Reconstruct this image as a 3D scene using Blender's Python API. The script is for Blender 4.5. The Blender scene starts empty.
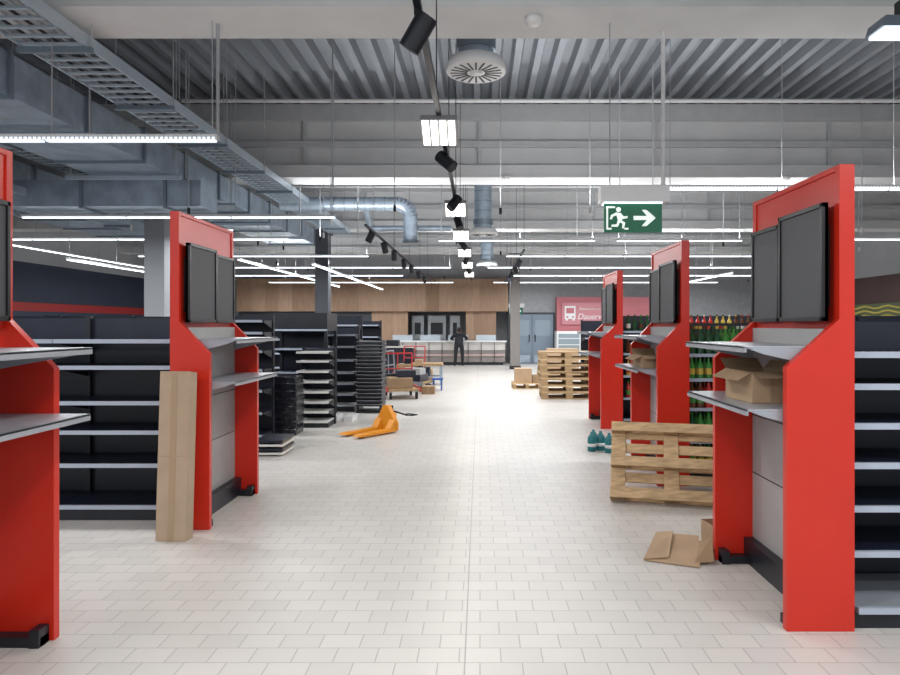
import bpy, bmesh, math, random
from mathutils import Matrix, Vector
random.seed(7)
F=650.0; H0=1.6
def X(u,d): return (u-480.0)*d/F
def Z(v,d): return H0-(v-325.0)*d/F
sc=bpy.context.scene
# ------------------------------------------------------------ materials
MATS={}
def mat(name,col,rough=0.5,metal=0.0,var=0.0,scale=6.0,emit=0.0,bump=0.0,alpha=None,stretch=None):
    if name in MATS: return MATS[name]
    m=bpy.data.materials.new(name); m.use_nodes=True
    nt=m.node_tree; b=nt.nodes['Principled BSDF']
    b.inputs['Base Color'].default_value=(*col,1)
    b.inputs['Roughness'].default_value=rough
    b.inputs['Metallic'].default_value=metal
    if emit>0:
        b.inputs['Emission Color'].default_value=(*col,1)
        b.inputs['Emission Strength'].default_value=emit
    tc=nt.nodes.new('ShaderNodeTexCoord'); n=nt.nodes.new('ShaderNodeTexNoise')
    n.inputs['Scale'].default_value=scale; n.inputs['Detail'].default_value=5
    mp=nt.nodes.new('ShaderNodeMapping')
    if stretch: mp.inputs['Scale'].default_value=stretch
    nt.links.new(tc.outputs['Object'],mp.inputs['Vector']); nt.links.new(mp.outputs[0],n.inputs['Vector'])
    if var>0:
        r=nt.nodes.new('ShaderNodeValToRGB')
        r.color_ramp.elements[0].position=0.3; r.color_ramp.elements[1].position=0.7
        r.color_ramp.elements[0].color=(*[max(0,c*(1-var)) for c in col],1)
        r.color_ramp.elements[1].color=(*[min(1,c*(1+var)) for c in col],1)
        nt.links.new(n.outputs['Fac'],r.inputs[0]); nt.links.new(r.outputs[0],b.inputs['Base Color'])
    if bump>0:
        bp=nt.nodes.new('ShaderNodeBump'); bp.inputs['Strength'].default_value=bump; bp.inputs['Distance'].default_value=0.01
        nt.links.new(n.outputs['Fac'],bp.inputs['Height']); nt.links.new(bp.outputs[0],b.inputs['Normal'])
    MATS[name]=m; return m
RED=mat('red_laminate',(0.60,0.024,0.010),0.32,var=0.04,scale=3)
GREYP=mat('grey_back_panel',(0.36,0.36,0.36),0.5,var=0.04)
SHELFG=mat('shelf_grey_metal',(0.36,0.38,0.42),0.35,0.2,var=0.05)
SHELFE=mat('shelf_edge',(0.42,0.47,0.56),0.35,0.1)
SHELFW=mat('shelf_white',(0.68,0.68,0.66),0.4)
BLACK=mat('black_steel',(0.010,0.012,0.018),0.4,var=0.2)
NAVY=mat('navy_shelf',(0.010,0.013,0.027),0.4,var=0.2)
SCRF=mat('panel_frame_black',(0.006,0.006,0.008),0.35)
SCR=mat('panel_mesh_grey',(0.07,0.072,0.080),0.6,var=0.12,scale=120)
CARD=mat('cardboard',(0.42,0.285,0.175),0.8,var=0.1,scale=5,bump=0.1)
CARDT=mat('cardboard_pale',(0.42,0.315,0.22),0.8,var=0.08,scale=5,bump=0.1)
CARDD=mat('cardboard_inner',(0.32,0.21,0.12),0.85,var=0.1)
TAPE=mat('packing_tape',(0.37,0.26,0.16),0.3)
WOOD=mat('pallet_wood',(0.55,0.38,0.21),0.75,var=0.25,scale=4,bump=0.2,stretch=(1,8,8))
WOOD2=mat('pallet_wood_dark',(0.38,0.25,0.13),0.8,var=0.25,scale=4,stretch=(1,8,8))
BEAM=mat('white_painted_concrete',(0.62,0.62,0.62),0.7,var=0.05,scale=2,bump=0.1)
BEAM2=mat('beam_flange_grey',(0.50,0.51,0.52),0.6,var=0.05)
DECK=mat('trapezoid_deck_steel',(0.23,0.245,0.27),0.42,0.35,var=0.1,scale=1)
GALV=mat('galvanised_steel',(0.38,0.45,0.53),0.36,0.6,var=0.2,scale=5)
GALVD=mat('duct_flange_steel',(0.24,0.29,0.34),0.4,0.6)
TRAY=mat('cable_tray_zinc',(0.50,0.58,0.65),0.35,0.5)
CABLE=mat('cable_black',(0.02,0.02,0.025),0.6)
WHITE=mat('white_enamel',(0.74,0.74,0.74),0.4)
LED=mat('led_lens',(0.86,0.94,1.0),0.4,emit=3.5)
LEDD=mat('led_lens_dim',(0.75,0.85,0.95),0.4,emit=0.8)
LEDB=mat('led_panel',(1.0,0.97,0.90),0.4,emit=2.8)
LEDH=mat('led_lamp_glass',(0.85,0.93,1.0),0.3,emit=1.5)
HOUS=mat('luminaire_grey_housing',(0.30,0.30,0.31),0.5)
WIRE=mat('suspension_wire_steel',(0.45,0.46,0.48),0.4,0.3)
GREEN=mat('exit_sign_green',(0.0,0.13,0.06),0.4,emit=0.08)
SIGNW=mat('exit_sign_white',(0.85,0.92,0.88),0.4,emit=0.4)
YEL=mat('pallet_jack_orange',(0.80,0.30,0.015),0.4,var=0.05)
RUB=mat('rubber_black',(0.015,0.015,0.015),0.7)
PINK=mat('pink_fascia',(0.50,0.16,0.18),0.6,var=0.04)
PINKL=mat('sign_light_pink',(0.56,0.23,0.26),0.6)
DOORM=mat('door_blue_grey',(0.20,0.25,0.31),0.5,var=0.05)
DARKW=mat('dark_recess',(0.05,0.055,0.065),0.6)
GREYW=mat('grey_wall_tile',(0.36,0.37,0.39),0.5,var=0.08)
LWALL=mat('navy_wall_paint',(0.04,0.052,0.085),0.6,var=0.1,scale=1)
RWALL=mat('dark_wall_paint',(0.10,0.055,0.055),0.6,var=0.1,scale=1)
UPW=mat('upper_wall_paint',(0.44,0.45,0.47),0.7,var=0.05,scale=1)
TEAL=mat('teal_plastic',(0.01,0.16,0.18),0.4)
WRAP=mat('black_stretch_wrap',(0.012,0.013,0.018),0.15,var=0.3,scale=14,bump=0.8)
CLOTH=mat('dark_workwear',(0.015,0.016,0.02),0.85,var=0.2)
SKIN=mat('skin',(0.55,0.32,0.22),0.55)
HAIR=mat('dark_hair',(0.02,0.014,0.01),0.7)
BLUEC=mat('blue_plastic',(0.03,0.10,0.35),0.4)
YSIGN=mat('yellow_sign',(0.70,0.58,0.12),0.5)
COUNT=mat('counter_light',(0.56,0.53,0.50),0.4)
PC=[mat('bottle_green',(0.06,0.26,0.05),0.15),mat('bottle_red',(0.5,0.03,0.02),0.25),mat('bottle_yellow',(0.6,0.42,0.05),0.3),
    mat('bottle_brown',(0.12,0.04,0.015),0.15),mat('bottle_dark_green',(0.015,0.08,0.03),0.2),mat('bottle_white',(0.6,0.6,0.56),0.4)]

def floor_mat():
    m=bpy.data.materials.new('beige_floor_tiles'); m.use_nodes=True; nt=m.node_tree; b=nt.nodes['Principled BSDF']
    tc=nt.nodes.new('ShaderNodeTexCoord'); br=nt.nodes.new('ShaderNodeTexBrick')
    br.inputs['Scale'].default_value=1; br.inputs['Brick Width'].default_value=0.20; br.inputs['Row Height'].default_value=0.14
    br.inputs['Mortar Size'].default_value=0.0034; br.inputs['Mortar Smooth'].default_value=0.4
    br.inputs['Color1'].default_value=(0.62,0.59,0.555,1); br.inputs['Color2'].default_value=(0.565,0.54,0.51,1)
    br.inputs['Mortar'].default_value=(0.40,0.375,0.35,1); br.inputs['Bias'].default_value=-0.2
    nt.links.new(tc.outputs['Object'],br.inputs['Vector'])
    n=nt.nodes.new('ShaderNodeTexNoise'); n.inputs['Scale'].default_value=0.8; n.inputs['Detail'].default_value=3
    nt.links.new(tc.outputs['Object'],n.inputs['Vector'])
    r=nt.nodes.new('ShaderNodeValToRGB'); r.color_ramp.elements[0].position=.35; r.color_ramp.elements[0].color=(.94,.94,.94,1)
    r.color_ramp.elements[1].position=.65; r.color_ramp.elements[1].color=(1,1,1,1)
    nt.links.new(n.outputs['Fac'],r.inputs[0])
    mx=nt.nodes.new('ShaderNodeMixRGB'); mx.blend_type='MULTIPLY'; mx.inputs[0].default_value=1
    nt.links.new(br.outputs['Color'],mx.inputs[1]); nt.links.new(r.outputs[0],mx.inputs[2])
    nt.links.new(mx.outputs[0],b.inputs['Base Color'])
    b.inputs['Roughness'].default_value=0.38
    bp=nt.nodes.new('ShaderNodeBump'); bp.invert=True; bp.inputs['Strength'].default_value=0.25; bp.inputs['Distance'].default_value=0.003
    nt.links.new(br.outputs['Fac'],bp.inputs['Height']); nt.links.new(bp.outputs[0],b.inputs['Normal'])
    return m
def wood_wall_mat():
    m=bpy.data.materials.new('wood_plank_cladding'); m.use_nodes=True; nt=m.node_tree; b=nt.nodes['Principled BSDF']
    tc=nt.nodes.new('ShaderNodeTexCoord')
    sx=nt.nodes.new('ShaderNodeSeparateXYZ'); nt.links.new(tc.outputs['Object'],sx.inputs[0])
    fl=nt.nodes.new('ShaderNodeMath'); fl.operation='SNAP'; fl.inputs[1].default_value=0.55
    nt.links.new(sx.outputs['X'],fl.inputs[0])
    wn=nt.nodes.new('ShaderNodeTexWhiteNoise'); wn.noise_dimensions='1D'; nt.links.new(fl.outputs[0],wn.inputs['W'])
    r=nt.nodes.new('ShaderNodeValToRGB'); r.color_ramp.elements[0].color=(0.31,0.185,0.115,1); r.color_ramp.elements[1].color=(0.46,0.30,0.20,1)
    nt.links.new(wn.outputs['Value'],r.inputs[0])
    n=nt.nodes.new('ShaderNodeTexNoise'); n.inputs['Scale'].default_value=3; mp2=nt.nodes.new('ShaderNodeMapping'); mp2.inputs['Scale'].default_value=(5,8,0.6)
    nt.links.new(tc.outputs['Object'],mp2.inputs[0]); nt.links.new(mp2.outputs[0],n.inputs['Vector'])
    mx=nt.nodes.new('ShaderNodeMixRGB'); mx.blend_type='OVERLAY'; mx.inputs[0].default_value=.3
    nt.links.new(r.outputs[0],mx.inputs[1]); nt.links.new(n.outputs['Fac'],mx.inputs[2])
    nt.links.new(mx.outputs[0],b.inputs['Base Color']); b.inputs['Roughness'].default_value=.55
    return m
FLOOR=floor_mat(); WCLAD=wood_wall_mat()
# ------------------------------------------------------------ builder
class B:
    def __init__(s): s.bm=bmesh.new(); s.mats=[]; s.M=Matrix.Identity(4)
    def mi(s,m):
        if m not in s.mats: s.mats.append(m)
        return s.mats.index(m)
    def raw(s,vs,fs,m,smooth=False):
        i=s.mi(m); bv=[s.bm.verts.new(s.M@Vector(v)) for v in vs]
        for f in fs:
            try:
                fc=s.bm.faces.new([bv[k] for k in f]); fc.material_index=i; fc.smooth=smooth
            except ValueError: pass
    def box(s,x0,x1,y0,y1,z0,z1,m):
        x0,x1=sorted((x0,x1)); y0,y1=sorted((y0,y1)); z0,z1=sorted((z0,z1))
        s.raw([(x0,y0,z0),(x1,y0,z0),(x1,y1,z0),(x0,y1,z0),(x0,y0,z1),(x1,y0,z1),(x1,y1,z1),(x0,y1,z1)],
              [(0,3,2,1),(4,5,6,7),(0,1,5,4),(1,2,6,5),(2,3,7,6),(3,0,4,7)],m)
    def prism(s,poly,a0,a1,m,axis='y'):
        def P(p,q,a): return (p,a,q) if axis=='y' else ((a,p,q) if axis=='x' else (p,q,a))
        n=len(poly); vs=[P(p,q,a0) for p,q in poly]+[P(p,q,a1) for p,q in poly]
        fs=[tuple(range(n)),tuple(range(2*n-1,n-1,-1))]+[(i,i+n,(i+1)%n+n,(i+1)%n) for i in range(n)]
        s.raw(vs,fs,m)
    def tube(s,p0,p1,r,m,seg=10,r1=None,cap=True):
        p0=Vector(p0);p1=Vector(p1); r1=r if r1 is None else r1
        d=(p1-p0).normalized(); a=Vector((0,0,1)) if abs(d.z)<.9 else Vector((1,0,0))
        u=d.cross(a).normalized(); w=d.cross(u)
        vs=[];
        for p,rr in ((p0,r),(p1,r1)):
            for k in range(seg):
                t=2*math.pi*k/seg; vs.append(p+u*math.cos(t)*rr+w*math.sin(t)*rr)
        fs=[(k,(k+1)%seg,(k+1)%seg+seg,k+seg) for k in range(seg)]
        s.raw(vs,fs,m,smooth=seg>6)
        if cap:
            s.raw(vs[:seg],[tuple(range(seg-1,-1,-1))],m); s.raw(vs[seg:],[tuple(range(seg))],m)
    def path(s,pts,r,m,seg=10):
        for a,b in zip(pts[:-1],pts[1:]): s.tube(a,b,r,m,seg)
    def lathe(s,prof,c,m,seg=16):
        cx,cy,cz=c; vs=[]
        for r,z in prof:
            for k in range(seg):
                t=2*math.pi*k/seg; vs.append((cx+r*math.cos(t),cy+r*math.sin(t),cz+z))
        fs=[]
        for j in range(len(prof)-1):
            for k in range(seg): fs.append((j*seg+k,j*seg+(k+1)%seg,(j+1)*seg+(k+1)%seg,(j+1)*seg+k))
        fs.append(tuple(range(seg-1,-1,-1))); n=(len(prof)-1)*seg; fs.append(tuple(range(n,n+seg)))
        s.raw(vs,fs,m,smooth=seg>8)
    def fin(s,name,bevel=0.0,parent=None,keep_origin=False):
        bmesh.ops.recalc_face_normals(s.bm,faces=s.bm.faces)
        xs=[v.co for v in s.bm.verts]
        lo=Vector([min(v[i] for v in xs) for i in range(3)]); hi=Vector([max(v[i] for v in xs) for i in range(3)])
        c=Vector(((lo.x+hi.x)/2,(lo.y+hi.y)/2,lo.z))
        if keep_origin: c=Vector((0,0,0))
        bmesh.ops.translate(s.bm,verts=s.bm.verts,vec=-c)
        me=bpy.data.meshes.new(name); s.bm.to_mesh(me); s.bm.free()
        for m in s.mats: me.materials.append(m)
        o=bpy.data.objects.new(name,me); o.location=c; sc.collection.objects.link(o)
        if bevel>0:
            md=o.modifiers.new('bevel','BEVEL'); md.width=bevel; md.segments=2; md.limit_method='ANGLE'
        if parent: o.parent=parent
        return o
def T(x,y,z): return Matrix.Translation((x,y,z))
def R(a,ax): return Matrix.Rotation(math.radians(a),4,ax)

XL,XR,YN,YF,ZD=-13.0,13.0,-3.0,27.0,5.5
# ------------------------------------------------------------ shell
b=B(); b.box(XL,XR,YN,YF+1.5,-0.1,0,FLOOR); b.fin('floor',keep_origin=True)
b=B(); b.box(-0.075,-0.069,YN,YF-1,0.0,0.0012,mat('joint_grey',(0.42,0.395,0.37),0.7)); b.fin('trim_1')
b=B(); p=0.30; n=int((XR-XL)/p); pts=[]
for i in range(n):
    x=XL+i*p
    pts+=[(x,ZD),(x+.10,ZD),(x+.14,ZD+.13),(x+.26,ZD+.13)]
pts.append((XL+n*p,ZD))
vs=[];fs=[]
for (x,z) in pts: vs+= [(x,YN,z),(x,YF+1.5,z)]
for i in range(len(pts)-1): fs.append((2*i,2*i+1,2*i+3,2*i+2))
b.raw(vs,fs,DECK)
b.box(XL,XR,YN,YF+1.5,ZD+.2,ZD+.3,DECK)
b.fin('ceiling',keep_origin=True)
for i,y in enumerate([-0.8,5.35,11.5,17.6,23.4]):
    b=B()
    b.box(XL,XR,y+.08,y+.42,4.28,ZD+.02,BEAM)
    b.box(XL,XR,y-.05,y+.55,4.2,4.42,BEAM)
    b.box(XL,XR,y-.02,y+.50,5.22,ZD,BEAM2)
    b.box(XL,XR,y+.0,y+.08,4.75,4.86,BEAM2)
    for k in range(-4,5): b.box(k*3.1-.03,k*3.1+.03,y+.02,y+.08,4.42,5.22,BEAM2)
    b.fin('concrete_roof_beam')
b=B(); b.box(XL-.2,XL,YN,YF+1.5,0,ZD+.3,LWALL); b.box(XL-.01,XL+.02,YN,YF,2.0,2.25,mat('red_stripe',(0.4,0.03,0.03),.5)); b.box(XL,XL+.03,YN,YF,3.4,ZD,UPW); b.fin('wall_left')
b=B(); b.box(XR,XR+.2,YN,YF+1.5,0,ZD+.3,RWALL); b.box(XR-.03,XR,YN,YF,3.2,ZD,UPW); b.fin('wall_right')
b=B(); b.box(XL-.2,XR+.2,YF+1.5,YF+1.7,0,ZD+.3,GREYW); b.box(XL,XR,YF+.12,YF+1.5,3.5,ZD,UPW); b.box(1.2,XR,YF+.12,YF+1.5,0,3.5,GREYW); b.fin('wall_back')
b=B(); b.box(-10,1.15,YF-.3,YF+.12,2.16,3.5,WCLAD); b.fin('trim_2')
b=B()
b.box(X(372,YF),X(408,YF),YF-.05,YF+.05,0,2.15,WCLAD); b.box(X(466,YF),X(496,YF),YF-.05,YF+.05,0,2.15,WCLAD)
b.box(-10,X(372,YF),YF,YF+.1,0,2.15,DARKW); b.fin('wood_wall_panels')
b=B()
STO=mat('steel_oven',(0.40,0.42,0.44),.3,.4)
for (u0,u1) in ((412,424),(428,446),(450,460)):
    b.box(X(u0,28),X(u1,28),YF+.9,YF+1.4,0.9,2.0,STO); b.box(X(u0+3,28),X(u1-3,28),YF+.88,YF+.9,1.2,1.7,BLACK)
b.box(X(410,28),X(462,28),YF+.7,YF+1.45,0,.9,STO)
b.fin('bakery_oven_row')
b=B()
b.box(X(385,26),X(505,26),25.9,26.6,0.12,0.72,mat('counter_dark_base',(0.25,0.22,0.21),.5)); b.box(X(385,26),X(505,26),25.88,26.6,0.60,0.92,COUNT); b.box(X(383,26),X(507,26),25.8,26.7,0.92,0.97,WHITE)
b.box(X(388,26),X(503,26),25.95,26.55,0,.12,BLACK)
b.box(X(385,26),X(505,26),25.86,25.9,0.36,0.44,mat('counter_pink_grey',(0.5,.36,.34)))
for i in range(9):
    u=390+i*13; b.box(X(u,26),X(u+.5,26),25.85,25.9,.12,.92,BLACK)
for i in range(4):
    u=392+i*28; b.box(X(u,26),X(u+20,26),26.2,26.22,.97,1.2,mat('counter_glass',(0.5,0.55,0.6),.1)); 
b.fin('bakery_service_counter')
b=B(); x0,x1=X(511,YF),X(553,YF)
b.box(x0-.08,x1+.08,YF,YF+.115,0,2.12,DARKW)
xm=(x0+x1)/2
for a,c in ((x0,xm-.01),(xm+.01,x1)):
    b.box(a,c,YF-.04,YF+.02,0.01,2.04,DOORM)
    b.box(a+.12,c-.12,YF-.055,YF-.03,1.15,1.8,mat('door_glass',(0.3,0.36,0.42),.1)); b.box(a+.08,c-.08,YF-.05,YF-.03,.05,.35,GALV)
b.box(xm-.14,xm-.10,YF-.09,YF-.04,.9,1.2,BLACK); b.box(xm+.10,xm+.14,YF-.09,YF-.04,.9,1.2,BLACK)
b.fin('door_1')
b=B(); b.box(X(556,YF),7.6,YF-.25,YF+.1,1.3,2.75,PINK); b.fin('pink_wall_fascia')
b=B(); yy=YF-.3
b.box(X(561,YF),X(612,YF),yy-.03,yy+.05,1.62,2.52,PINKL)
bx=X(569,YF); 
b.box(bx-.22,bx+.22,yy-.05,yy-.03,1.85,2.38,WHITE); b.box(bx-.16,bx+.16,yy-.06,yy-.05,2.08,2.30,PINK); b.box(bx-.16,bx-.08,yy-.06,yy-.05,1.9,1.96,PINK); b.box(bx+.08,bx+.16,yy-.06,yy-.05,1.9,1.96,PINK)
b.box(bx-.18,bx-.1,yy-.05,yy-.03,1.78,1.85,WHITE); b.box(bx+.1,bx+.18,yy-.05,yy-.03,1.78,1.85,WHITE)
sg=b.fin('department_sign')
def text(body,size,loc,m,par):
    c=bpy.data.curves.new('lettering','FONT'); c.body=body; c.size=size; c.extrude=.008; c.shear=.25
    o=bpy.data.objects.new('lettering',c); sc.collection.objects.link(o); o.data.materials.append(m)
    o.rotation_euler=(math.pi/2,0,0); o.parent=par; o.location=Vector(loc)-par.location
text('Dauerwaren',.33,(X(576,YF),yy-.045,1.84),WHITE,sg); text('Konserven und',.15,(X(578,YF),yy-.045,2.22),WHITE,sg)
b=B()
for i in range(5):
    x=X(556,26.2)+i*1.0
    b.box(x,x+.96,25.9,26.7,0,1.35,WHITE); b.box(x+.06,x+.90,25.87,25.9,.25,1.25,mat('fridge_glass',(0.25,0.3,0.33),.1))
    for z in (.5,.8,1.05): b.box(x+.06,x+.90,25.86,25.88,z,z+.03,SHELFW)
b.fin('refrigerated_cabinet_row')
def column(x,y,w,top,m,name='square_column'):
    b=B(); b.box(x-w/2,x+w/2,y-w/2,y+w/2,0,top,m); b.box(x-w/2-.03,x+w/2+.03,y-w/2-.03,y+w/2+.03,0,.12,BLACK); b.box(x-w/2-.05,x+w/2+.05,y-w/2-.05,y+w/2+.05,top-.12,top,m); b.fin(name,.01)
DC=mat('dark_column',(0.09,0.095,0.11),.6)
column(X(159,11.72),11.72,.36,4.2,mat('column_grey',(0.30,0.31,0.33),.7)); column(X(323,17.85),17.85,.36,4.2,DC); column(X(515,23.65),23.65,.34,4.2,mat('column_brown_grey',(0.22,0.2,0.19)))
column(9.2,11.75,.36,4.2,BEAM)

# ------------------------------------------------------------ red endcaps
def endcap(s,xi,xo,y0,y1,Ht=2.45,xu=None):
    b=B(); xu=xu or xo-.09
    prof=[(s*xi,0),(s*xi,1.38),(s*xu,1.63),(s*xu,Ht),(s*xo,Ht),(s*xo,0)]
    b.prism(prof,y0,y0+.045,RED); b.prism(prof,y1-.045,y1,RED)
    b.box(s*(xu+.01),s*(xu+.04),y0+.045,y1-.045,1.58,Ht,RED); b.box(s*xu,s*xo,y0+.045,y1-.045,Ht-.03,Ht,RED)
    b.box(s*(xo-.10),s*(xo-.06),y0+.045,y1-.045,.16,1.58,GREYP)
    b.box(s*(xo-.105),s*(xo-.10),y0+.045,y1-.045,.60,.606,BLACK); b.box(s*(xo-.105),s*(xo-.10),y0+.045,y1-.045,.99,.996,BLACK)
    b.box(s*(xo-.16),s*(xo-.05),y0+.045,y1-.045,0,.16,BLACK)
    b.box(s*(xi+.02),s*(xo-.1),y1-.12,y1-.05,.0,.05,BLACK); b.box(s*(xi+.02),s*(xi+.07),y1-.13,y1-.05,.0,.09,BLACK)
    b.box(s*(xi+.02),s*(xo-.1),y0+.05,y0+.12,.0,.05,BLACK)
    for z,xf in ((1.475,xi-.20),(1.14,xi-.19)):
        b.box(s*xf,s*(xo-.1),y0+.05,y1-.05,z,z+.012,SHELFG)
        b.box(s*xf,s*(xf+.012),y0+.05,y1-.05,z-.022,z+.012,SHELFG)
        for y in (y0+.052,y1-.062):
            b.prism([(s*(xf+.02),z),(s*(xo-.1),z),(s*(xo-.1),z-.11),(s*(xf+.1),z-.03)],y,y+.01,SHELFG)
    ym=(y0+y1)/2; L=(y1-y0)
    for k,(a,c) in enumerate(((y0+.05,y0+.05+.47*L),(y0+.11+.47*L,y1-.07))):
        off=.06 if k==0 else .035
        zt=2.25 if k==0 else 2.22
        xs_=xu-off
        b.box(s*(xs_+.008),s*(xs_+.03),a,c,1.62,zt,SCRF); b.box(s*(xs_+.004),s*(xs_+.01),a+.02,c-.02,1.64,zt-.02,SCR)
        for (ya,yb2,za,zb) in ((a,a+.022,1.62,zt),(c-.022,c,1.62,zt),(a,c,1.62,1.645),(a,c,zt-.025,zt)): b.box(s*(xs_-.006),s*(xs_+.03),ya,yb2,za,zb,SCRF)
        b.box(s*(xs_+.03),s*(xu+.01),a+.06,c-.06,1.7,2.14,BLACK)
    return b.fin('red_endcap_display',.003)
endcap(-1,2.16,2.60,2.2,3.34,2.49,xu=2.40)
endcap(-1,2.11,2.42,5.07,6.2,2.49,xu=2.35)
endcap(1,1.60,1.955,3.39,4.47,2.44,xu=1.875)
endcap(1,1.76,2.08,6.45,7.6,2.44,xu=2.0)
endcap(1,1.86,2.2,10.0,11.15,2.44,xu=2.11)

def gondola(x0,x1,y,depth,top,zs,M=None,shelf=NAVY,edge=SHELFE,name='gondola_shelving',base=0.0):
    b=B(); 
    if M: b.M=M
    yb=y+depth
    b.box(x0,x1,yb-.03,yb,.0,top,NAVY)
    n=max(1,round((x1-x0)/1.0)); w=(x1-x0)/n
    for i in range(n+1):
        x=x0+i*w; b.box(x-.02,x+.02,yb-.07,yb-.02,0,top+.02,BLACK)
        for z in zs[1:]:
            if z<top: b.prism([(y+.06,z),(yb-.05,z),(yb-.05,z-.12),(y+.08,z-.03)],x-.004,x+.004,BLACK,'x')
    b.box(x0+.0,x1-.0,y+.03-base,yb,0,zs[0]-.02,BLACK)
    for z in zs:
        yy=y-(base if z==zs[0] else 0)
        for i in range(n):
            a=x0+i*w+.004; c=x0+(i+1)*w-.004
            b.box(a,c,yy+.02,yb-.05,z-.025,z,shelf if not(base and z==zs[0]) else SHELFG); b.box(a,c,yy,yy+.022,z-.025,z+.008,edge)
    for i in range(n):
        a=x0+i*w
        for z in (0.35,.7,1.05,1.4):
            if z<top: b.box(a+.02,a+w-.02,yb-.034,yb-.03,z,z+.006,BLACK)
    return b.fin(name)
gondola(-7.6,-2.46,5.3,.55,1.66,[.12,.46,.73,.97,1.26,1.475])
gondola(1.98,6.0,3.45,.5,1.62,[.11,.39,.63,.86,1.07,1.28,1.45],base=.05)
g2=gondola(2.12,6.1,6.6,.5,1.62,[.12,.42,.75,1.05,1.30])
gondola(2.25,7.2,10.2,.5,1.75,[.12,.45,.8,1.15,1.5])
gondola(-7.9,-2.92,8.7,.5,1.72,[.12,.42,.72,1.0,1.25,1.5,1.66])
gondola(-2.86,-2.36,10.1,.5,1.22,[.1,.25,.4,.56,.72,.88,1.04,1.18],shelf=SHELFW,edge=SHELFW)
gondola(-3.5,-2.72,11.0,.5,1.48,[.12,.45,.8,1.2])
gondola(-2.9,-2.33,12.0,.5,1.55,[.12,.32,.52,.72,.95,1.2,1.42],shelf=SHELFW,edge=SHELFE)
gondola(-9.5,-2.6,13.8,.5,1.8,[.12,.4,.7,1.0,1.3,1.6])
gondola(-9.5,-2.6,16.6,.5,1.7,[.12,.4,.7,1.0,1.3,1.6])
gondola(2.4,8.5,14.9,.5,1.7,[.12,.5,.9,1.3])
b=B(); b.box(-3.55,-2.55,10.85,11.6,1.50,1.80,BLACK); b.box(-3.55,-2.55,10.84,10.85,1.50,1.53,SHELFE)
for x in (-3.56,-2.60): b.box(x,x+.05,10.85,10.9,0,1.5,BLACK); b.box(x,x+.05,11.55,11.6,0,1.5,BLACK)
b.fin('black_canopy_frame')

b=B()
def bottle(x,y,z,m,k=1.0,cap=None):
    b.lathe([(.034*k,0),(.036*k,.02*k),(.036*k,.15*k),(.014*k,.20*k),(.013*k,.25*k)],(x,y,z),m,8)
    b.lathe([(.037*k,.05*k),(.037*k,.12*k)],(x,y,z),cap or random.choice(PC),8)
    b.lathe([(.015*k,.235*k),(.015*k,.262*k)],(x,y,z),random.choice(PC),6)
for j,z in enumerate([.12,.42,.75,1.05,1.30]):
    x=2.17; 
    while x<3.3:
        m=[PC[0],PC[4],PC[0],PC[3],PC[1],PC[0]][int((x*2.9+j*1.7))%6]
        for yy in (6.66,6.78,6.90):
            bottle(x,yy,z+.001,m,[1.05,1.12,1.12,.88,1.1][j],PC[(int(x*2.9)+j*2+2)%6])
        x+=.086
b.fin('bottle_assortment')
b=B()
for j,z in enumerate([.45,.8,1.15,1.5]):
    x=2.35
    while x<5.5:
        bottle(x,10.3,z+.001,PC[int(x*3+j)%6]); x+=.1
b.fin('bottle_assortment')

# ------------------------------------------------------------ cardboard
b=B(); b.M=T(X(165,4.72),4.80,0)@R(-4,'Z')@R(-3.0,'X')
b.box(-.115,.115,0,.11,0.0,1.24,CARDT); b.box(-.025,.025,-.002,0,0.0,1.24,TAPE); b.box(-.116,.116,-.003,.1,.62,.625,TAPE)
b.prism([(0.0,1.24),(.11,1.24),(.11,1.245),(0,1.255)],-.115,.115,CARDT,'x')
b.fin('tall_cardboard_carton',.004)
def openbox(name,M,w,d,h,flaps=True):
    b=B(); b.M=M; t=.005
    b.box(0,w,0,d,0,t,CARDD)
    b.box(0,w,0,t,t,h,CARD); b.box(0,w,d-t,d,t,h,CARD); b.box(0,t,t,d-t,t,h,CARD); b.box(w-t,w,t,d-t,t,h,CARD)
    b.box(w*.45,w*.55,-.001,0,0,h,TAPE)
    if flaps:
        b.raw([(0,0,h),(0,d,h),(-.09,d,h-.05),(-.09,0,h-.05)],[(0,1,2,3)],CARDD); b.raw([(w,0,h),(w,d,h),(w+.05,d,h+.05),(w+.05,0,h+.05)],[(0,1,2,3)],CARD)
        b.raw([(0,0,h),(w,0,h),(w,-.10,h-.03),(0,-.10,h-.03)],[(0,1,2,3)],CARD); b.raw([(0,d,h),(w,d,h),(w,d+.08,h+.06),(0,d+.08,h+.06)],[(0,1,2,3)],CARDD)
    return b.fin(name)
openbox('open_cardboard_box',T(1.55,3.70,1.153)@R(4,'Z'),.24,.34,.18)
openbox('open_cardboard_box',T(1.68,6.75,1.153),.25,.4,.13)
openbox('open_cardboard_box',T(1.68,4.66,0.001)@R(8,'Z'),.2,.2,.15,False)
b=B(); b.M=T(1.32,4.34,0.004)@R(-18,'Z')
def sheet(pts,m,t=.005):
    vs=[Vector(p) for p in pts]; n=len(vs); vv=[tuple(v) for v in vs]+[(v.x,v.y,v.z+t) for v in vs]
    b.raw(vv,[tuple(range(n)),tuple(range(2*n-1,n-1,-1))]+[(i,(i+1)%n,(i+1)%n+n,i+n) for i in range(n)],m)
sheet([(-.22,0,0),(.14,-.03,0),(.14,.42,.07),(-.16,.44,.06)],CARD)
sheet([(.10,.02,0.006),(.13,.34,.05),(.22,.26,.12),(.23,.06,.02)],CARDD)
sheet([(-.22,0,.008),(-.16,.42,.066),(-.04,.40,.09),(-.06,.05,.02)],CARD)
b.fin('flattened_cardboard_box')

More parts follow.
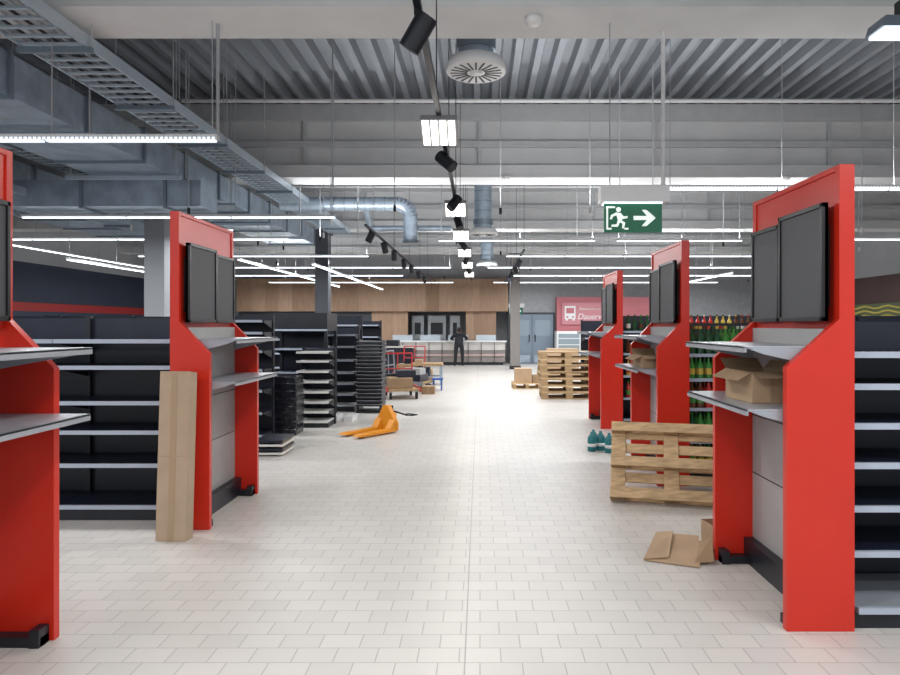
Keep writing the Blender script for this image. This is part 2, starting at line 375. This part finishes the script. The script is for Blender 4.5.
# ------------------------------------------------------------ pallets
def pallet(b,M,m=WOOD):
    old=b.M; b.M=old@M
    for i in range(5):
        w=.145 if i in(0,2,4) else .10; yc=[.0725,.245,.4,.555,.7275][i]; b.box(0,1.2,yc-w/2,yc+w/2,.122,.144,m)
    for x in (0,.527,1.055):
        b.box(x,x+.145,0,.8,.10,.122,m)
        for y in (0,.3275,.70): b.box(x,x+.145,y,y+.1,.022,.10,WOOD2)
    for y in (0,.3275,.70): b.box(0,1.2,y,y+.1,0,.022,m)
    b.M=old
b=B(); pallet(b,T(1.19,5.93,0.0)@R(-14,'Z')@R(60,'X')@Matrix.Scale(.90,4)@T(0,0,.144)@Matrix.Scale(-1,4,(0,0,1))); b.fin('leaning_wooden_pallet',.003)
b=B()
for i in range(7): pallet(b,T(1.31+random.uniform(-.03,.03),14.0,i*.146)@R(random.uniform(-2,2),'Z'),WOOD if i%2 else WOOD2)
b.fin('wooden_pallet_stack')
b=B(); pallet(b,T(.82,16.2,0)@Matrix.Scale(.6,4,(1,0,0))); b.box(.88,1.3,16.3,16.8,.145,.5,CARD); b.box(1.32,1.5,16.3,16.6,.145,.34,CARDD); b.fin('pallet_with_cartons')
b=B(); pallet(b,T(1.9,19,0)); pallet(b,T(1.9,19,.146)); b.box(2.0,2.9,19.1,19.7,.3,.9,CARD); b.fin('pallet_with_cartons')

b=B()
for x,y in ((1.42,8.25),(1.54,8.3),(1.47,8.42),(1.62,8.15)):
    b.lathe([(.05,0),(.055,.01),(.055,.17),(.03,.21),(.02,.22),(.02,.245)],(x,y,0.001),TEAL,12); b.lathe([(.056,.06),(.056,.10)],(x,y,0),WHITE,12)
b.fin('teal_canister_group')

# ------------------------------------------------------------ pallet jack
b=B()
b.M=T(-1.42,9.75,0)@R(-38,'Z')@Matrix.Scale(.76,4)
for s in (-1,1):
    xa=s*.19
    b.prism([(-.95,.045),(-.90,.075),(0,.09),(0,.03),(-.88,.03)],xa-.08,xa+.08,YEL,'x')
    b.tube((xa-.04,-.80,.035),(xa+.04,-.80,.035),.034,RUB,12)
    b.prism([(0,.03),(0,.09),(-.12,.09),(0,.26),(.06,.26),(.06,.03)],xa-.08,xa+.08,YEL,'x')
b.prism([(-.27,.05),(.27,.05),(.27,.2),(.06,.52),(-.06,.52),(-.27,.2)],0.0,.10,YEL)
b.box(-.09,.09,.10,.22,.08,.36,YEL); b.tube((0,.16,.3),(0,.16,.50),.045,RUB,12)
for s in(-1,1): b.tube((s*.05-.02,.18,.09),(s*.05+.02,.18,.09),.09,RUB,16)
b.path([(0,.18,.4),(0,.60,.26)],.018,RUB); b.path([(0,.60,.26),(-.12,.65,.26),(-.12,.78,.26),(.12,.78,.26),(.12,.65,.26),(0,.60,.26)],.014,RUB)
b.fin('pallet_jack',.004)

# ------------------------------------------------------------ left clutter
b=B(); b.M=T(-2.86,9.6,0)
b.prism([(-.2,0),(.2,0),(.21,.5),(.19,.84),(-.2,.86),(-.22,.4)],-.2,.2,WRAP)
for i in range(7): b.box(-.215,.215,-.215,.205,.08+i*.11,.10+i*.11,WRAP)
b.fin('wrapped_shelf_bundle',.02)
b=B()
for i in range(18):
    z=.12+i*.067; o=random.uniform(-.015,.015)
    b.box(-2.25+o,-1.78+o,11.8,12.3,z,z+.045,BLACK); b.box(-2.25+o,-1.78+o,11.79,11.8,z+.034,z+.043,SHELFG)
b.box(-2.25,-1.78,11.8,12.3,0,.03,BLACK)
for x in (-2.24,-1.83): b.box(x,x+.04,11.82,12.28,.03,1.32,BLACK)
b.fin('stacked_shelf_panels')
b=B()
for i in range(4): b.box(-2.78+i*.01,-2.40,7.9,8.4,.02+i*.05,.045+i*.05,[SHELFW,NAVY][i%2]); 
for x in (-2.7,-2.48): b.box(x,x+.06,7.97,8.38,0,.17,WOOD2)
b.fin('white_shelf_stack')
b=B()
for i in range(3): b.box(-2.70,-2.34,12.7+.02*i,13.2,.02+i*.06,.05+i*.06,SHELFW)
b.box(-2.65,-2.4,12.8,13.1,0,.15,WOOD2); b.fin('white_shelf_stack')
b=B()
for x in(-2.5,-2.25): b.box(x,x+.14,10.75,11.2,.0,.08,WHITE)
b.fin('white_shelf_base_parts')
def cart(x,y,rot,col,load):
    b=B(); b.M=T(x,y,0)@R(rot,'Z')
    b.box(-.35,.35,-.5,.5,.18,.22,WOOD2)
    for sx in(-1,1):
        b.box(sx*.35-.02,sx*.35+.02,-.5,.5,.16,.24,col)
        for sy in(-1,1):
            b.tube((sx*.28-.02,sy*.4,.08),(sx*.28+.02,sy*.4,.08),.08,RUB,14); b.box(sx*.28-.03,sx*.28+.03,sy*.4-.03,sy*.4+.03,.12,.18,GALV)
        b.tube((sx*.33,.5,.2),(sx*.33,.55,.95),.018,col)
    b.tube((-.33,.55,.95),(.33,.55,.95),.018,col); b.tube((-.33,.53,.6),(.33,.53,.6),.014,col); b.tube((0,.53,.2),(0,.55,.95),.012,col)
    if load==1: b.box(-.3,.2,-.4,.2,.221,.45,CARDD); b.box(-.1,.3,-.2,.2,.451,.6,NAVY); b.box(-.3,.3,.21,.44,.221,.5,NAVY)
    if load==2: b.box(-.3,.3,-.4,.3,.221,.4,NAVY); b.box(-.3,.1,-.4,.1,.401,.55,GREYP)
    return b.fin('platform_cart')
rc=mat('cart_red_paint',(0.5,0.03,0.03),.4)
cart(-1.75,14.4,15,rc,1); cart(-2.1,19.4,-10,rc,1); cart(-1.75,16.0,75,mat('cart_grey_paint',(.25,.25,.27),.5),2)
b=B()
for i,(x,y,w_,h_) in enumerate(((-1.35,15.0,.3,.18),(-1.75,18.3,.4,.35),(-2.4,21.0,.5,.5))): b.box(x,x+w_,y,y+.35,0,h_,CARD if i%2 else CARDD); b.box(x+w_*.45,x+w_*.55,y-.002,y+.352,0,h_+.002,TAPE)
b.fin('closed_carton_group')
b=B(); x0,x1=X(412,17.6),X(443,17.6)
b.box(x0,x1,17.2,17.8,.52,.58,WOOD2)
for x in(x0+.03,x1-.07):
    for y in(17.23,17.73): b.box(x,x+.04,y,y+.04,0,.52,GALV)
b.box(x0,x1,17.24,17.76,.22,.24,GALV); b.box(x0+.1,x0+.5,17.3,17.7,.24,.46,NAVY); b.box(x0+.1,x0+.3,17.3,17.6,.581,.68,CARD); b.fin('work_table')
b=B(); x0=X(432,15.8)
b.box(x0,x0+.26,15.8,16.05,.26,.30,BLUEC)
for dx in (.02,.21):
    for dy in (.02,.2): b.box(x0+dx,x0+dx+.03,15.8+dy,15.83+dy,0,.26,BLUEC)
b.fin('blue_step_stool')
b=B()
for k in range(4):
    x=-7.5+k*1.4; b.box(x,x+1.1,21.4,22,0,.85,NAVY); b.box(x-.03,x+1.13,21.37,22.03,.85,.9,COUNT); b.box(x+.2,x+.6,21.5,21.9,.9,1.1,BLACK)
b.fin('checkout_counter_row')

# ------------------------------------------------------------ ceiling services
b=B()
def rduct(b,x0,x1,y0,y1,z0,z1,step=1.2,axis='y'):
    if axis=='y':
        b.box(x0,x1,y0,y1,z0,z1,GALV); y=y0
        while y<=y1: b.box(x0-.035,x1+.035,y-.02,y+.02,z0-.035,z1+.035,GALVD); y+=step
    else:
        b.box(x0,x1,y0,y1,z0,z1,GALV); x=x0
        while x<=x1: b.box(x-.02,x+.02,y0-.035,y1+.035,z0-.035,z1+.035,GALVD); x+=step
rduct(b,-5.5,-4.35,6.0,11.2,3.72,4.12); rduct(b,-5.5,-4.35,12.2,17,3.72,4.12)
rduct(b,-5.5,-4.35,1.5,6.0,3.72,4.12)
b.prism([(11.2,3.72),(11.2,4.12),(12.2,4.12),(12.2,3.72)],-5.5,-4.35,GALV,'x')
rduct(b,-9.0,-7.2,4.5,16,3.7,4.15)
rduct(b,-12.9,-4.0,9.3,9.9,3.2+.1,3.68,1.2,'x')
rduct(b,-7.2,-5.5,7.2,7.9,3.75,4.1,.8,'x')
b.fin('rectangular_air_duct')
b=B()
def tray(b,x0,x1,y0,y1,z):
    for x in (x0,x1): b.box(x-.012,x+.012,y0,y1,z,z+.11,TRAY)
    y=y0
    while y<y1: b.box(x0,x1,y,y+.035,z,z+.02,TRAY); y+=.16
    for k in range(6):
        xx=x0+.05+k*(x1-x0-.1)/5; b.tube((xx,y0,z+.035),(xx,y1,z+.035),.012,CABLE if k%2 else SHELFG,6)
tray(b,-3.95,-3.4,2.2,17,4.0); 
y=2.6
while y<17:
    b.box(-4.0,-3.35,y,y+.04,3.955,4.0,GALVD); b.tube((-3.99,y+.02,3.96),(-3.99,y+.02,ZD),.007,WIRE,6); b.tube((-3.36,y+.02,3.96),(-3.36,y+.02,ZD),.007,WIRE,6); y+=1.5
b.fin('cable_ladder_tray')
for (xa,xb,zt) in ((-6.9,-6.5,3.45),(-6.25,-5.75,3.9)):
    b=B(); tray(b,xa,xb,3.5,11.2 if zt>3.6 else 16,zt)
    y=4
    while y<(11 if zt>3.6 else 16): b.box(xa-.05,xb+.05,y,y+.04,zt-.045,zt,GALVD); b.tube((xa,y,zt),(xa,y,ZD),.006,WIRE,6); b.tube((xb,y,zt),(xb,y,ZD),.006,WIRE,6); y+=2
    b.fin('cable_ladder_tray')
# strut rails carrying ducts
b=B()
for y in (3.2,5.0,7.0,9.0,11.0,13.2,15.2):
    b.box(-5.75,-4.15,y,y+.05,3.62,3.67,TRAY)
    for x in (-5.68,-4.22): b.tube((x,y+.025,3.6),(x,y+.025,ZD),.009,WIRE,6)
b.fin('duct_support_rails')
b=B(); pts=[(X(320,13),13,4.02),(X(398,13),13,4.02)]
for k in range(1,7):
    t=k/6*math.pi/2; pts.append((X(398,13)+.25*math.sin(t),13,4.02-.25*(1-math.cos(t))))
pts.append((pts[-1][0],13,3.3))
b.path(pts,.14,GALV,16)
for i in range(8): x=X(320,13)+.1+i*.2; b.tube((x,13,4.02),(x+.015,13,4.02),.147,GALVD,16)
x=pts[-1][0]; b.tube((x,13,3.3),(x,13,3.24),.16,GALVD,16)
b.tube((X(320,13),13,4.02),(-3.98,13,4.02),.14,GALV,16)
b.tube((-2.4,13,4.16),(-2.4,13,ZD),.008,WIRE,6)
b.path([(X(365,13),13.6,3.62),(X(450,13),13.6,3.62)],.06,GALV,12); b.tube((X(365,13),13.6,3.62),(X(365,13),13.0,4.02),.06,GALV,12); b.tube((X(440,13),13.6,3.68),(X(440,13),13.6,ZD),.008,WIRE,6)
b.fin('spiral_air_duct')
def diffuser(x,y,z,r):
    b=B()
    b.tube((x,y,z+.12),(x,y,ZD+.02),r*.58,GALV,20)
    zz=z+.3
    while zz<ZD: b.tube((x,y,zz),(x,y,zz+.015),r*.6,GALVD,20); zz+=.22
    b.tube((x,y,z+.22),(x,y,z+.34),r*.66,GALVD,20)
    b.lathe([(r*.95,0),(r,.01),(r,.05),(r*.9,.12),(r*.62,.16)],(x,y,z),WHITE,28)
    for k in range(20):
        t=2*math.pi*k/20; b.M=T(x,y,z)@R(math.degrees(t),'Z'); b.box(r*.30,r*.86,-.010,.010,-.004,.001,DARKW)
    b.M=Matrix.Identity(4); b.lathe([(r*.2,-.012),(r*.22,0)],(x,y,z),WHITE,16)
    b.fin('round_ceiling_diffuser')
diffuser(X(476,6.4),6.5,4.12,.30); diffuser(X(483,14.5),14.6,3.62,.34); diffuser(X(487,22),22,3.6,.36)
b=B()
for y,z in ((10.9,5.36),(16.9,5.2)): b.tube((-5,y,z),(XR-.05,y,z),.035,WHITE,8)
b.fin('sprinkler_pipe')
b=B(); tx,tz=-.335,3.3
b.box(tx-.02,tx+.02,2.6,25,tz,tz+.035,BLACK)
def spot(y,a,b_,k=1.0,dx=0):
    M=b.M; b.box(tx-.02,tx+.02,y-.06,y+.06,tz-.03,tz,BLACK); b.tube((tx,y,tz-.07),(tx,y,tz),.01,BLACK,8)
    b.M=T(tx+dx,y,tz-.10)@R(b_,'Z')@R(a,'X'); b.tube((0,0,-.10*k),(0,0,.09*k),.058*k,BLACK,18); b.tube((0,0,-.101*k),(0,0,-.10*k),.048*k,DARKW,18); b.M=M
def panel(y):
    b.box(tx-.03,tx+.03,y-.1,y+.1,tz-.03,tz,BLACK); b.tube((tx,y,tz-.1),(tx,y,tz-.02),.015,BLACK,8)
    M=b.M; b.M=T(tx,y,tz-.09)@R(-28,'X')
    b.box(-.15,.15,-.15,.15,-.02,.03,HOUS); b.box(-.06,.06,-.08,.08,.03,.06,BLACK)
    for i in range(4): b.box(-.138+i*.071,-.138+i*.071+.054,-.138,.138,-.026,-.02,LEDB)
    b.M=M
for y,a,c in ((3.55,35,70),(6.35,-50,60),(8.5,-40,-60),(10.2,-30,30),(13.0,-35,80),(16,30,40),(19,30,-60)): spot(y,a,c,1.05)
for y in (5.4,9.0,11.6,14.4,17.3,20.5): panel(y)
for y in range(3,25,2): b.tube((tx,y,tz+.03),(tx,y,ZD),.005,CABLE,5)
b.fin('track_lighting')
for xx,z in ((-1.85,3.2),(.95,3.2)):
    b=B(); tx,tz=xx,z; b.box(tx-.02,tx+.02,10.5 if xx<0 else 14,25,tz,tz+.035,BLACK)
    for y in (11,12.6,14,15.8,17.5,19.5,21.5)[0 if xx<0 else 3:]: spot(y,30,random.uniform(-80,80),1.05)
    for y in (14,17,20,23): b.tube((tx,y,tz+.03),(tx,y,ZD),.005,CABLE,5)
    b.fin('track_lighting')
def batten(segs,wires=True,z=3.2,axis='x',lens=None,h=.0):
    b=B(); lens=lens or LED
    for (a,c,y) in segs:
        n=max(1,round(abs(c-a)/1.5)); w=(c-a)/n
        if axis=='x':
            b.box(a,c,y-.03,y+.03,z+.01,z+.045+h,WHITE)
            for i in range(n): b.box(a+i*w+.02,a+(i+1)*w-.02,y-.025,y+.025,z-.004,z+.01,lens); b.tube((a+(i+.04)*w,y,z+.045),(a+(i+.04)*w,y,ZD),.005,WIRE,5)
            if h: 
                for i in range(int((c-a)/.04)): b.box(a+i*.04,a+i*.04+.022,y-.034,y-.03,z+.008,z+.03,lens)
            b.tube((c-.05,y,z+.045),(c-.05,y,ZD),.005,WIRE,5)
        else:
            b.box(y-.03,y+.03,a,c,z+.01,z+.045,WHITE)
            for i in range(n): b.box(y-.025,y+.025,a+i*w+.02,a+(i+1)*w-.02,z-.004,z+.01,lens); b.tube((y,a+(i+.04)*w,z+.045),(y,a+(i+.04)*w,ZD),.005,WIRE,5)
    b.fin('linear_ceiling_light')
def area(x,y,z,sx,sy,e,col=(0.95,0.98,1.0),up=False):
    l=bpy.data.lights.new('lamp_or_fill','AREA'); l.shape='RECTANGLE'; l.size=sx; l.size_y=sy; l.energy=e; l.color=col
    o=bpy.data.objects.new('ceiling_lamp_or_fill',l); o.location=(x,y,z); sc.collection.objects.link(o)
    if up: o.rotation_euler=(math.pi,0,0)  # upturned ones are added ceiling fill, not fixtures
batten([(-5.2,-2.24,5.56)],z=3.17,lens=LEDD,h=.01); batten([(-6.8,-2.14,9.65)],z=3.19); batten([(2.2,7.5,7.7)],lens=mat('led_mid',(0.85,0.92,1.0),.4,emit=1.6),h=.01)
batten([(-10,-3.6,12.2)]); batten([(-.8,2.2,12.4)]); batten([(2.6,5,12.4)]); batten([(6.6,9.5,12.2)])
batten([(-8,-2.6,15.2)]); batten([(.6,7.5,15.2)])
batten([(-9,-.8,18.2)]); batten([(0.2,9.5,18.2)])
batten([(-9,-2.5,21.2)]); batten([(1.0,10,21.2)]); batten([(-8,-1,24.6)]); batten([(.5,9,24.6)])
batten([(13.0,19.0,-9.4)],axis='y'); batten([(14,24,-5.2)],axis='y',z=3.0); batten([(11.5,19,-7.3)],axis='y',z=2.75); batten([(17,24,6.6)],axis='y',z=2.95); batten([(14,24,-3.6)],axis='y',z=2.9)
LE=.60; UE=.33
for (x,y) in [(-3.7,5.56),(-4.5,9.6),(4,7.7),(7,7.7),(-8,9.6),(-8,5)]: area(x,y,3.14,2.4,.08,95*LE)
for y in (12.2,15.2,18.2,21.2,24.3):
    for x in (-8,-4.2,1.3,4.4,8): area(x,y,3.18,2.4,.08,88*LE)
for (x,y) in ((4,7.7),(1,9),(1.5,12.4),(5,12.4),(-2,12.2),(-2,15.2),(4,15.2),(0,18.2),(-6,18.2),(6,18.2),(0,21.3),(-6,21.3),(6,21.3),(0,2.5),(8,3)): area(x,y,3.27,2.4,.08,105*UE,up=True)  # added upward fill lights that brighten the deck and beams
for y in (2.2,5.5,9.0,14.4,17.3,20.5): area(-.335,y,3.08,.26,.24,42*LE,(1,.96,.9))
for (x,y) in ((3.2,1.0),(-3.2,1.0),(0,-.8),(6.5,1.5),(-6.5,1.5)): area(x,y,3.6,2.4,.3,110*LE)
def exitsign(xc,y,zc,w,pole=True):
    b=B(); h=w*.5; b.M=T(xc,y,zc)@Matrix.Scale(w/2,4)
    b.box(-1,1,0,.08,-.5,.5,GREEN)
    def q(pts): b.prism(pts,-.012,.0,SIGNW)
    for pts in ([(-.92,-.40),(-.92,.40),(-.86,.40),(-.86,-.40)],[(-.92,.34),(-.92,.40),(-.62,.40),(-.62,.34)],[(-.30,-.40),(-.30,-.34),(-.16,-.34),(-.16,-.40)],[(-.86,-.40),(-.86,-.34),(-.74,-.34),(-.74,-.40)]): q(pts)
    q([(-.50+.085*math.cos(t*math.pi/6),.29+.085*math.sin(t*math.pi/6)) for t in range(12)])
    q([(-.60,.19),(-.42,.17),(-.36,-.06),(-.52,-.08)])
    q([(-.44,.17),(-.32,.05),(-.19,.07),(-.19,.00),(-.34,-.03),(-.46,.08)])
    q([(-.58,.19),(-.76,.10),(-.80,-.04),(-.73,-.05),(-.69,.05),(-.58,.09)])
    q([(-.42,-.07),(-.27,-.16),(-.31,-.36),(-.38,-.36),(-.36,-.20),(-.50,-.11)])
    q([(-.52,-.07),(-.57,-.22),(-.74,-.23),(-.74,-.30),(-.52,-.30),(-.43,-.08)])
    q([(.02,-.07),(.02,.07),(.48,.07),(.30,.28),(.46,.28),(.78,0),(.46,-.28),(.30,-.28),(.48,-.07)])
    b.M=Matrix.Identity(4)
    b.box(xc-w*.56,xc+w*.62,y-.03,y+.12,zc+h/2+.01,zc+h/2+.15,WHITE); b.box(xc-w*.5,xc+w*.5,y-.02,y+.1,zc+h/2-.0,zc+h/2+.012,LEDH if pole else WHITE)
    if pole: b.tube((xc+w*.61,y+.16,zc+h/2+.02),(xc+w*.61,y+.16,ZD),.019,WHITE,10); b.box(xc+w*.56,xc+w*.66,y+.1,y+.17,zc+h/2+.03,zc+h/2+.13,WHITE)
    b.tube((xc-w*.4,y,zc+h/2+.1),(xc-w*.4,y,ZD),.005,WIRE,6)
    b.fin('emergency_exit_sign')
exitsign(X(633,5.6),5.6,Z(218,5.6),.5); exitsign(X(516,24),24,Z(311,24),.5,False)
b=B()
for u,d,z0 in ((186,9.3,3.7),(300,12,3.2),(358,12,3.2),(333,9,3.5)): b.tube((X(u,d),d,z0),(X(u,d),d,ZD),.012,WIRE,8)
b.tube((X(215,5.56),5.62,3.2),(X(215,5.56),5.62,ZD),.016,WIRE,8)
b.fin('hanging_conduit_rods')
b=B()
for i in range(40):
    d=random.uniform(9,24); x=random.uniform(-.55,.6)*d; b.tube((x,d,3.26),(x,d,ZD),.008,WIRE,5); b.tube((x,d,3.18),(x,d,3.27),.02,WHITE if i%2 else BLACK,8)
b.fin('suspension_wire_group')
b=B(); x,y,z=X(893,4.4),4.4,Z(32,4.4)
b.prism([(x-.13,z),(x+.13,z),(x+.11,z+.07),(x-.11,z+.07)],y-.1,y+.1,GALVD); b.box(x-.11,x+.11,y-.09,y+.09,z-.02,z,LEDH); b.box(x-.03,x+.03,y-.12,y-.06,z+.07,z+.16,BLACK); b.tube((x,y-.09,z+.15),(x,y-.09,ZD+.2),.008,WIRE,6)
b.fin('highbay_lamp')
for u,v,d in ((535,4,5.35),(507,180,11.2),(790,160,11.2)):
    b=B(); x=X(u,d); b.lathe([(.05,0),(.075,.03),(.075,.06)],(x,d+.15,4.14),WHITE,16); b.fin('smoke_detector')
b=B(); pts=[]
b.box(XR-.10,XR-.03,13,26,1.75,2.3,mat('green_grey_sign',(0.13,0.16,0.08),.6))
for r_ in range(3):
    pp=[(XR-.12,13+i*.25,1.88+r_*.15+.04*math.sin(i*1.3)) for i in range(52)]; b.path(pp,.028,YSIGN,6)
b.fin('yellow_wave_wall_sign')
# ------------------------------------------------------------ person (leaning on the counter, back to camera)
PX,PY=X(459,25.2),25.2
root=bpy.data.objects.new('worker_person',None); root.location=(PX,PY,0); sc.collection.objects.link(root)
def skin(name,verts,edges,radii,m,rooti=0,sub=2):
    me=bpy.data.meshes.new(name); me.from_pydata(verts,edges,[]); o=bpy.data.objects.new(name,me); sc.collection.objects.link(o); o.parent=root
    sk=o.modifiers.new('skin','SKIN'); sk.use_smooth_shade=True
    if not me.skin_vertices: 
        bm=bmesh.new(); bm.from_mesh(me); bm.verts.layers.skin.verify(); bm.to_mesh(me); bm.free()
    for i,v in enumerate(me.skin_vertices[0].data):
        r=radii[i]; v.radius=(r,r) if not isinstance(r,tuple) else r; v.use_root=(i==rooti)
    ss=o.modifiers.new('sub','SUBSURF'); ss.levels=sub; ss.render_levels=sub
    me.materials.append(m); return o
V=[(0,0,.86),(0,.06,1.0),(0,.16,1.14),(0,.22,1.22),(0,.27,1.27),
   (.10,-.01,.84),(.13,-.02,.46),(.14,-.05,.09),(.15,.08,.04),
   (-.10,-.01,.84),(-.13,.0,.46),(-.15,-.03,.09),(-.16,.10,.04),
   (.19,.19,1.19),(.33,.26,1.06),(.22,.50,1.02),
   (-.19,.19,1.19),(-.34,.26,1.06),(-.22,.50,1.02)]
E=[(0,1),(1,2),(2,3),(3,4),(0,5),(5,6),(6,7),(7,8),(0,9),(9,10),(10,11),(11,12),(3,13),(13,14),(14,15),(3,16),(16,17),(17,18)]
RR=[(.17,.13),(.17,.13),(.19,.13),(.14,.09),.055,.11,.075,.055,.045,.11,.075,.055,.045,.075,.055,.038,.075,.055,.038]
skin('body_clothes',V,E,RR,CLOTH)
def ell(name,c,r,m,seg=20):
    bm=bmesh.new(); bmesh.ops.create_uvsphere(bm,u_segments=seg,v_segments=14,radius=1)
    for v in bm.verts:
        v.co=Vector((v.co.x*r[0],v.co.y*r[1],v.co.z*r[2]))
    for f in bm.faces: f.smooth=True
    me=bpy.data.meshes.new(name); bm.to_mesh(me); bm.free(); o=bpy.data.objects.new(name,me); o.location=c; me.materials.append(m); sc.collection.objects.link(o); o.parent=root; return o
ell('head',(0,.31,1.38),(.078,.098,.118),SKIN); ell('hair',(0,.295,1.40),(.085,.098,.112),HAIR)
ell('nose',(0,.408,1.36),(.012,.02,.02),SKIN,10); ell('mouth',(0,.398,1.325),(.025,.01,.006),rc,10)
for s in(-1,1):
    ell('ear',(s*.081,.31,1.37),(.012,.022,.032),SKIN,10); ell('eye',(s*.03,.395,1.385),(.012,.01,.008),WHITE,10)
    wx=s*.22; zz=1.0
    hv=[(wx,.50,zz+.02),(wx,.57,zz)]; he=[(0,1)]; hr=[.03,(.038,.016)]
    for k in range(4):
        bx_=wx+(-.03+k*.02); L=[.07,.08,.075,.06][k]; i=len(hv)
        hv+=[(bx_,.61,zz),(bx_,.61+L*.5,zz-.004),(bx_,.61+L,zz-.018)]; he+=[(1,i),(i,i+1),(i+1,i+2)]; hr+=[.010,.009,.007]
    i=len(hv); hv+=[(wx-s*.045,.56,zz),(wx-s*.06,.60,zz-.01)]; he+=[(1,i),(i,i+1)]; hr+=[.011,.009]
    skin('hand',hv,he,hr,SKIN,0,1)
w=bpy.data.worlds.new('w'); sc.world=w; w.use_nodes=True
w.node_tree.nodes['Background'].inputs[0].default_value=(0.9,0.95,1,1); w.node_tree.nodes['Background'].inputs[1].default_value=0.6
cam=bpy.data.cameras.new('camera'); co=bpy.data.objects.new('camera',cam); sc.collection.objects.link(co); sc.camera=co
co.location=(0,0,H0); co.rotation_euler=(math.pi/2,0,0)
cam.sensor_width=36; cam.lens=F/900*36; cam.shift_x=-30/900; cam.shift_y=-12.5/900; cam.clip_start=.05
sc.view_settings.view_transform='Standard'; sc.view_settings.exposure=0.36
